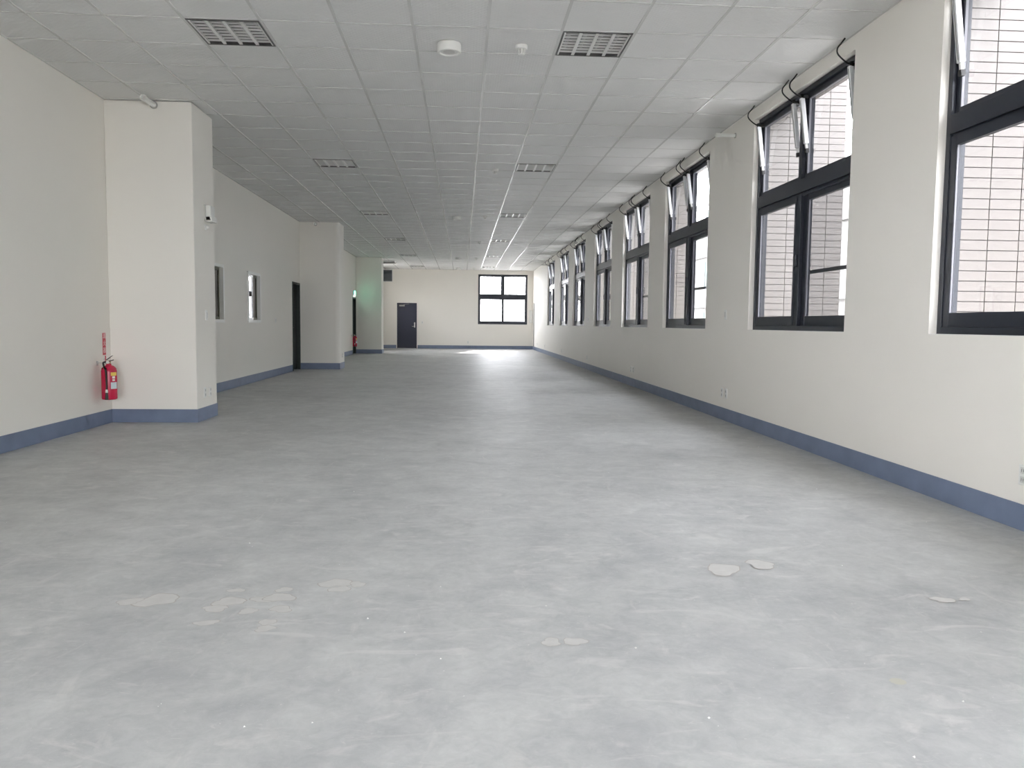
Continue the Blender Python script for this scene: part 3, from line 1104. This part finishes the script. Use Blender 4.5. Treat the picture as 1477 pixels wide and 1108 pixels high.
for (y, z, lb) in ((4.27, .315, 'white wall outlet at the right picture edge above the baseboard'),
                   (9.53, .328, 'white wall outlet below the second window, left one of a pair'),
                   (9.38, .328, 'white wall outlet below the second window, right one of a pair'),
                   (14.80, .31, 'white wall outlet below the fourth window, left one of a pair'),
                   (14.60, .31, 'white wall outlet below the fourth window, right one of a pair'),
                   (20.13, .307, 'bright white wall outlet below the gap between fifth and sixth windows'),
                   (25.44, .30, 'small white wall outlet below the seventh right window'),
                   (30.6, .292, 'tiny wall outlet just past the farthest right window'),
                   (33.8, .28, 'tiny wall outlet closest to the far right corner')):
    put('o', (XR, y, z), -HALF, lb)
put('s', (XR, 9.49, 1.275), -HALF, 'narrow white wall switch between the second and third right windows')
put('s', (XR, 20.05, 1.265), -HALF, 'white wall switch between the fifth and sixth right windows')
put('o', (XC, 9.35, .315), HALF, 'white wall outlet low on the nearest left pier, left one')
put('o', (XC, 9.54, .31), HALF, 'white wall outlet low on the nearest left pier, right one')
put('s', (XC, 9.45, 1.20), HALF, 'white wall switch halfway up the nearest left pier')
put('o', (.26, YF, .29), 0, 'white wall outlet low on the far end wall under the window')
put('s', (-1.78, YF, 1.16), 0, 'small wall switch to the right of the far navy door')
put('o', (XC, 19.95, .32), HALF, 'small wall outlet low on the middle left pier')
put('s', (XL, 16.95, 1.16), HALF, 'small wall switch on the left wall between the bright window and door')

wb = empty('wall_box', (XC, 9.565, 2.27), HALF)
tag(wb, 'white rectangular plastic box high on the nearest left pier', 'wall box')
MB().box(-.125, .125, -.014, 0, 0, .19).build('back_plate', 'whitedim', wb, bevel=.004)  # greyer tone stands in for the shadow line around the box
MB().box(-.115, .045, -.072, -.014, .008, .182).build('cover', 'white', wb, bevel=.008)
MB().box(-.115, .085, -.085, -.014, .0, .062).build('lower_cover', 'white', wb, bevel=.006)
ks = empty('wall_sensor', (XC, 9.475, 2.205), HALF)
tag(ks, 'tiny round white knob below the white box on the nearest pier', 'sensor')
MB().lathe([(.032, 0), (.032, -.012), (.022, -.016), (.018, -.040), (.010, -.046)], 20, 'Y').build('knob', 'white', ks, smooth=True)

# pipe stubs near the ceiling
for loc, rot, ln, rad, lb in (((-3.35, PIERS[0][0], 3.462), (0, 0, 0), .30, .028, 'white pipe stub sticking out at the top of the nearest left pier'),
                              ((XR, 9.34, 3.355), (0, 0, -HALF), .235, .020, 'white pipe stub sticking out of the right wall beside the second window'),
                              ((XR, 30.2, 3.36), (0, 0, -HALF), .22, .020, 'tiny pipe stub high on the right wall past the farthest window'),
                              ((-3.5, PIERS[1][0], 3.45), (0, 0, 0), .14, .026, 'short pipe stub at the top of the middle left pier')):
    t = empty('pipe_stub', loc)
    t.rotation_euler = rot
    MB().lathe([(rad, 0), (rad, -ln + .05), (rad * 1.22, -ln + .05), (rad * 1.22, -ln), (rad * .85, -ln), (rad * .85, -ln + .04)], 20, 'Y').build('pipe', 'white', t, smooth=True)
    MB().lathe([(rad * 1.5, 0), (rad * 1.5, -.008)], 20, 'Y').build('wall_collar', 'trunk', t, smooth=True)
    tag(t, lb, 'pipe')

# far corner: white panel box and grey trunking
t = empty('panel_box', (3.08, YF, 1.18))
tag(t, 'narrow white panel box on the end wall in the far right corner', 'panel box')
MB().box(-.068, .068, -.07, 0, 0, .56).build('body', 'whitedim', t, bevel=.004)
MB().box(-.058, .058, -.076, -.07, .012, .548).build('cover_door', 'white', t, bevel=.003)
t = empty('cable_trunking', (XR, 35.25, 0.15), -HALF)
tag(t, 'upright grey cable trunking on the right wall near the far corner', 'trunking')
MB().box(-.05, .05, -.03, 0, 0, 1.9).build('channel', 'trunk', t)
MB().box(-.045, .045, -.036, -.03, 0, 1.9).build('lid', 'trunk', t)

# louvred vent high on the far wall and ceiling vent beside the last pier
t = empty('wall_vent', (-3.38, YF, 2.96))
tag(t, 'blue grey louvred vent high on the end wall beside the farthest pier', 'vent')
MB().box(-.30, .30, -.02, 0, -.03, 0).box(-.30, .30, -.02, 0, .50, .53).box(-.30, -.27, -.02, 0, 0, .5).box(.27, .30, -.02, 0, 0, .5).build('frame', 'white', t)
MB().box(-.27, .27, -.004, 0, 0, .5).build('backing', 'grey', t)
for k in range(10):
    MB().obox((-.27, -.012, .025 + k * .05), (.27, -.012, .025 + k * .05), .034, .004, (0, -1, .9)).build('slat', 'grey', t)
t = empty('ceiling_vent', (-2.88, 31.6, CEIL))
tag(t, 'slatted ceiling vent beside the farthest left pier', 'vent')
MB().box(-.28, .28, -.5, -.47, -.05, 0).box(-.28, .28, .47, .5, -.05, 0).box(-.28, -.25, -.47, .47, -.05, 0).box(.25, .28, -.47, .47, -.05, 0).build('frame', 'white', t)
MB().box(-.25, .25, -.47, .47, -.008, -.002).build('backing', 'olive', t)
for k in range(9):
    MB().obox((-.25, -.42 + k * .105, -.03), (.25, -.42 + k * .105, -.03), .045, .004, (0, 1, .7)).build('slat', 'trunk', t)

# ------------------------------------------------------------------ worn patches and crumbs on the floor
PX = [(-.545, 3.456, .066, .060), (-.448, 3.436, .036, .036), (-.515, 3.375, .044, .04), (-1.235, 3.262, .085, .075), (-1.337, 3.247, .048, .04),
      (-.938, 3.232, .072, .048), (-.97, 3.156, .055, .035), (-.947, 3.37, .036, .024), (-.792, 3.262, .060, .045), (-.745, 3.275, .058, .055),
      (-.748, 3.372, .038, .028), (-.833, 3.121, .04, .03), (-.71, 3.14, .042, .04), (-.957, 3.001, .045, .028), (-.73, 3.0, .030, .034),
      (-.722, 2.935, .038, .030), (.324, 2.77, .038, .036), (.41, 2.772, .040, .038), (1.43, 3.665, .07, .07), (1.225, 3.594, .085, .085),
      (2.017, 3.154, .05, .034), (2.114, 3.159, .022, .022)]
for k, (x, y, a, b) in enumerate(PX):
    rnd = random.Random(100 + k)
    ph = [rnd.uniform(0, 6.28) for _ in range(4)]
    n = 28
    mb = MB()
    for lay, (sc, z, mi) in enumerate(((1.0, .0003 + k * .00012, 1), (.93, .00036 + k * .00012, 0))):
        vs = [(x, y, z)]
        for q in range(n):
            t_ = 2 * math.pi * q / n
            rr = 1 + .16 * math.sin(2 * t_ + ph[0]) + .12 * math.sin(3 * t_ + ph[1]) + .07 * math.sin(5 * t_ + ph[2]) + .04 * math.sin(9 * t_ + ph[3])
            vs.append((x + a * rr * sc * math.cos(t_), y + b * rr * sc * math.sin(t_), z))
        mb.add(vs, [(0, q + 1, (q + 1) % n + 1) for q in range(n)], mi)
    mb.build('worn_patch', ['patch', 'patchrim'], floor)
mb = MB()
for q in range(1):
    n = 24
    vs = [(1.408, 2.415, .0005)] + [(1.408 + .026 * math.cos(6.283 * i / n) * (1 + .1 * math.sin(3 * i)), 2.415 + .024 * math.sin(6.283 * i / n), .0005) for i in range(n)]
    mb.add(vs, [(0, i + 1, (i + 1) % n + 1) for i in range(n)])
mb.build('oil_stain', 'oil', floor)
mb = MB()
rnd = random.Random(5)
for k in range(70):
    x, y, s = rnd.uniform(-2.6, 2.8), 1.9 + 7 * rnd.random() ** 1.6, rnd.uniform(.0015, .0042)
    vs = [(x + s * rnd.uniform(.7, 1.6), y, 0), (x - s, y + s, 0), (x - s * .5, y - s, 0), (x, y, s * 1.3)]
    mb.add(vs, [(0, 1, 3), (1, 2, 3), (2, 0, 3)])
tag(mb.build('crumbs', 'white', floor), kind='stuff')
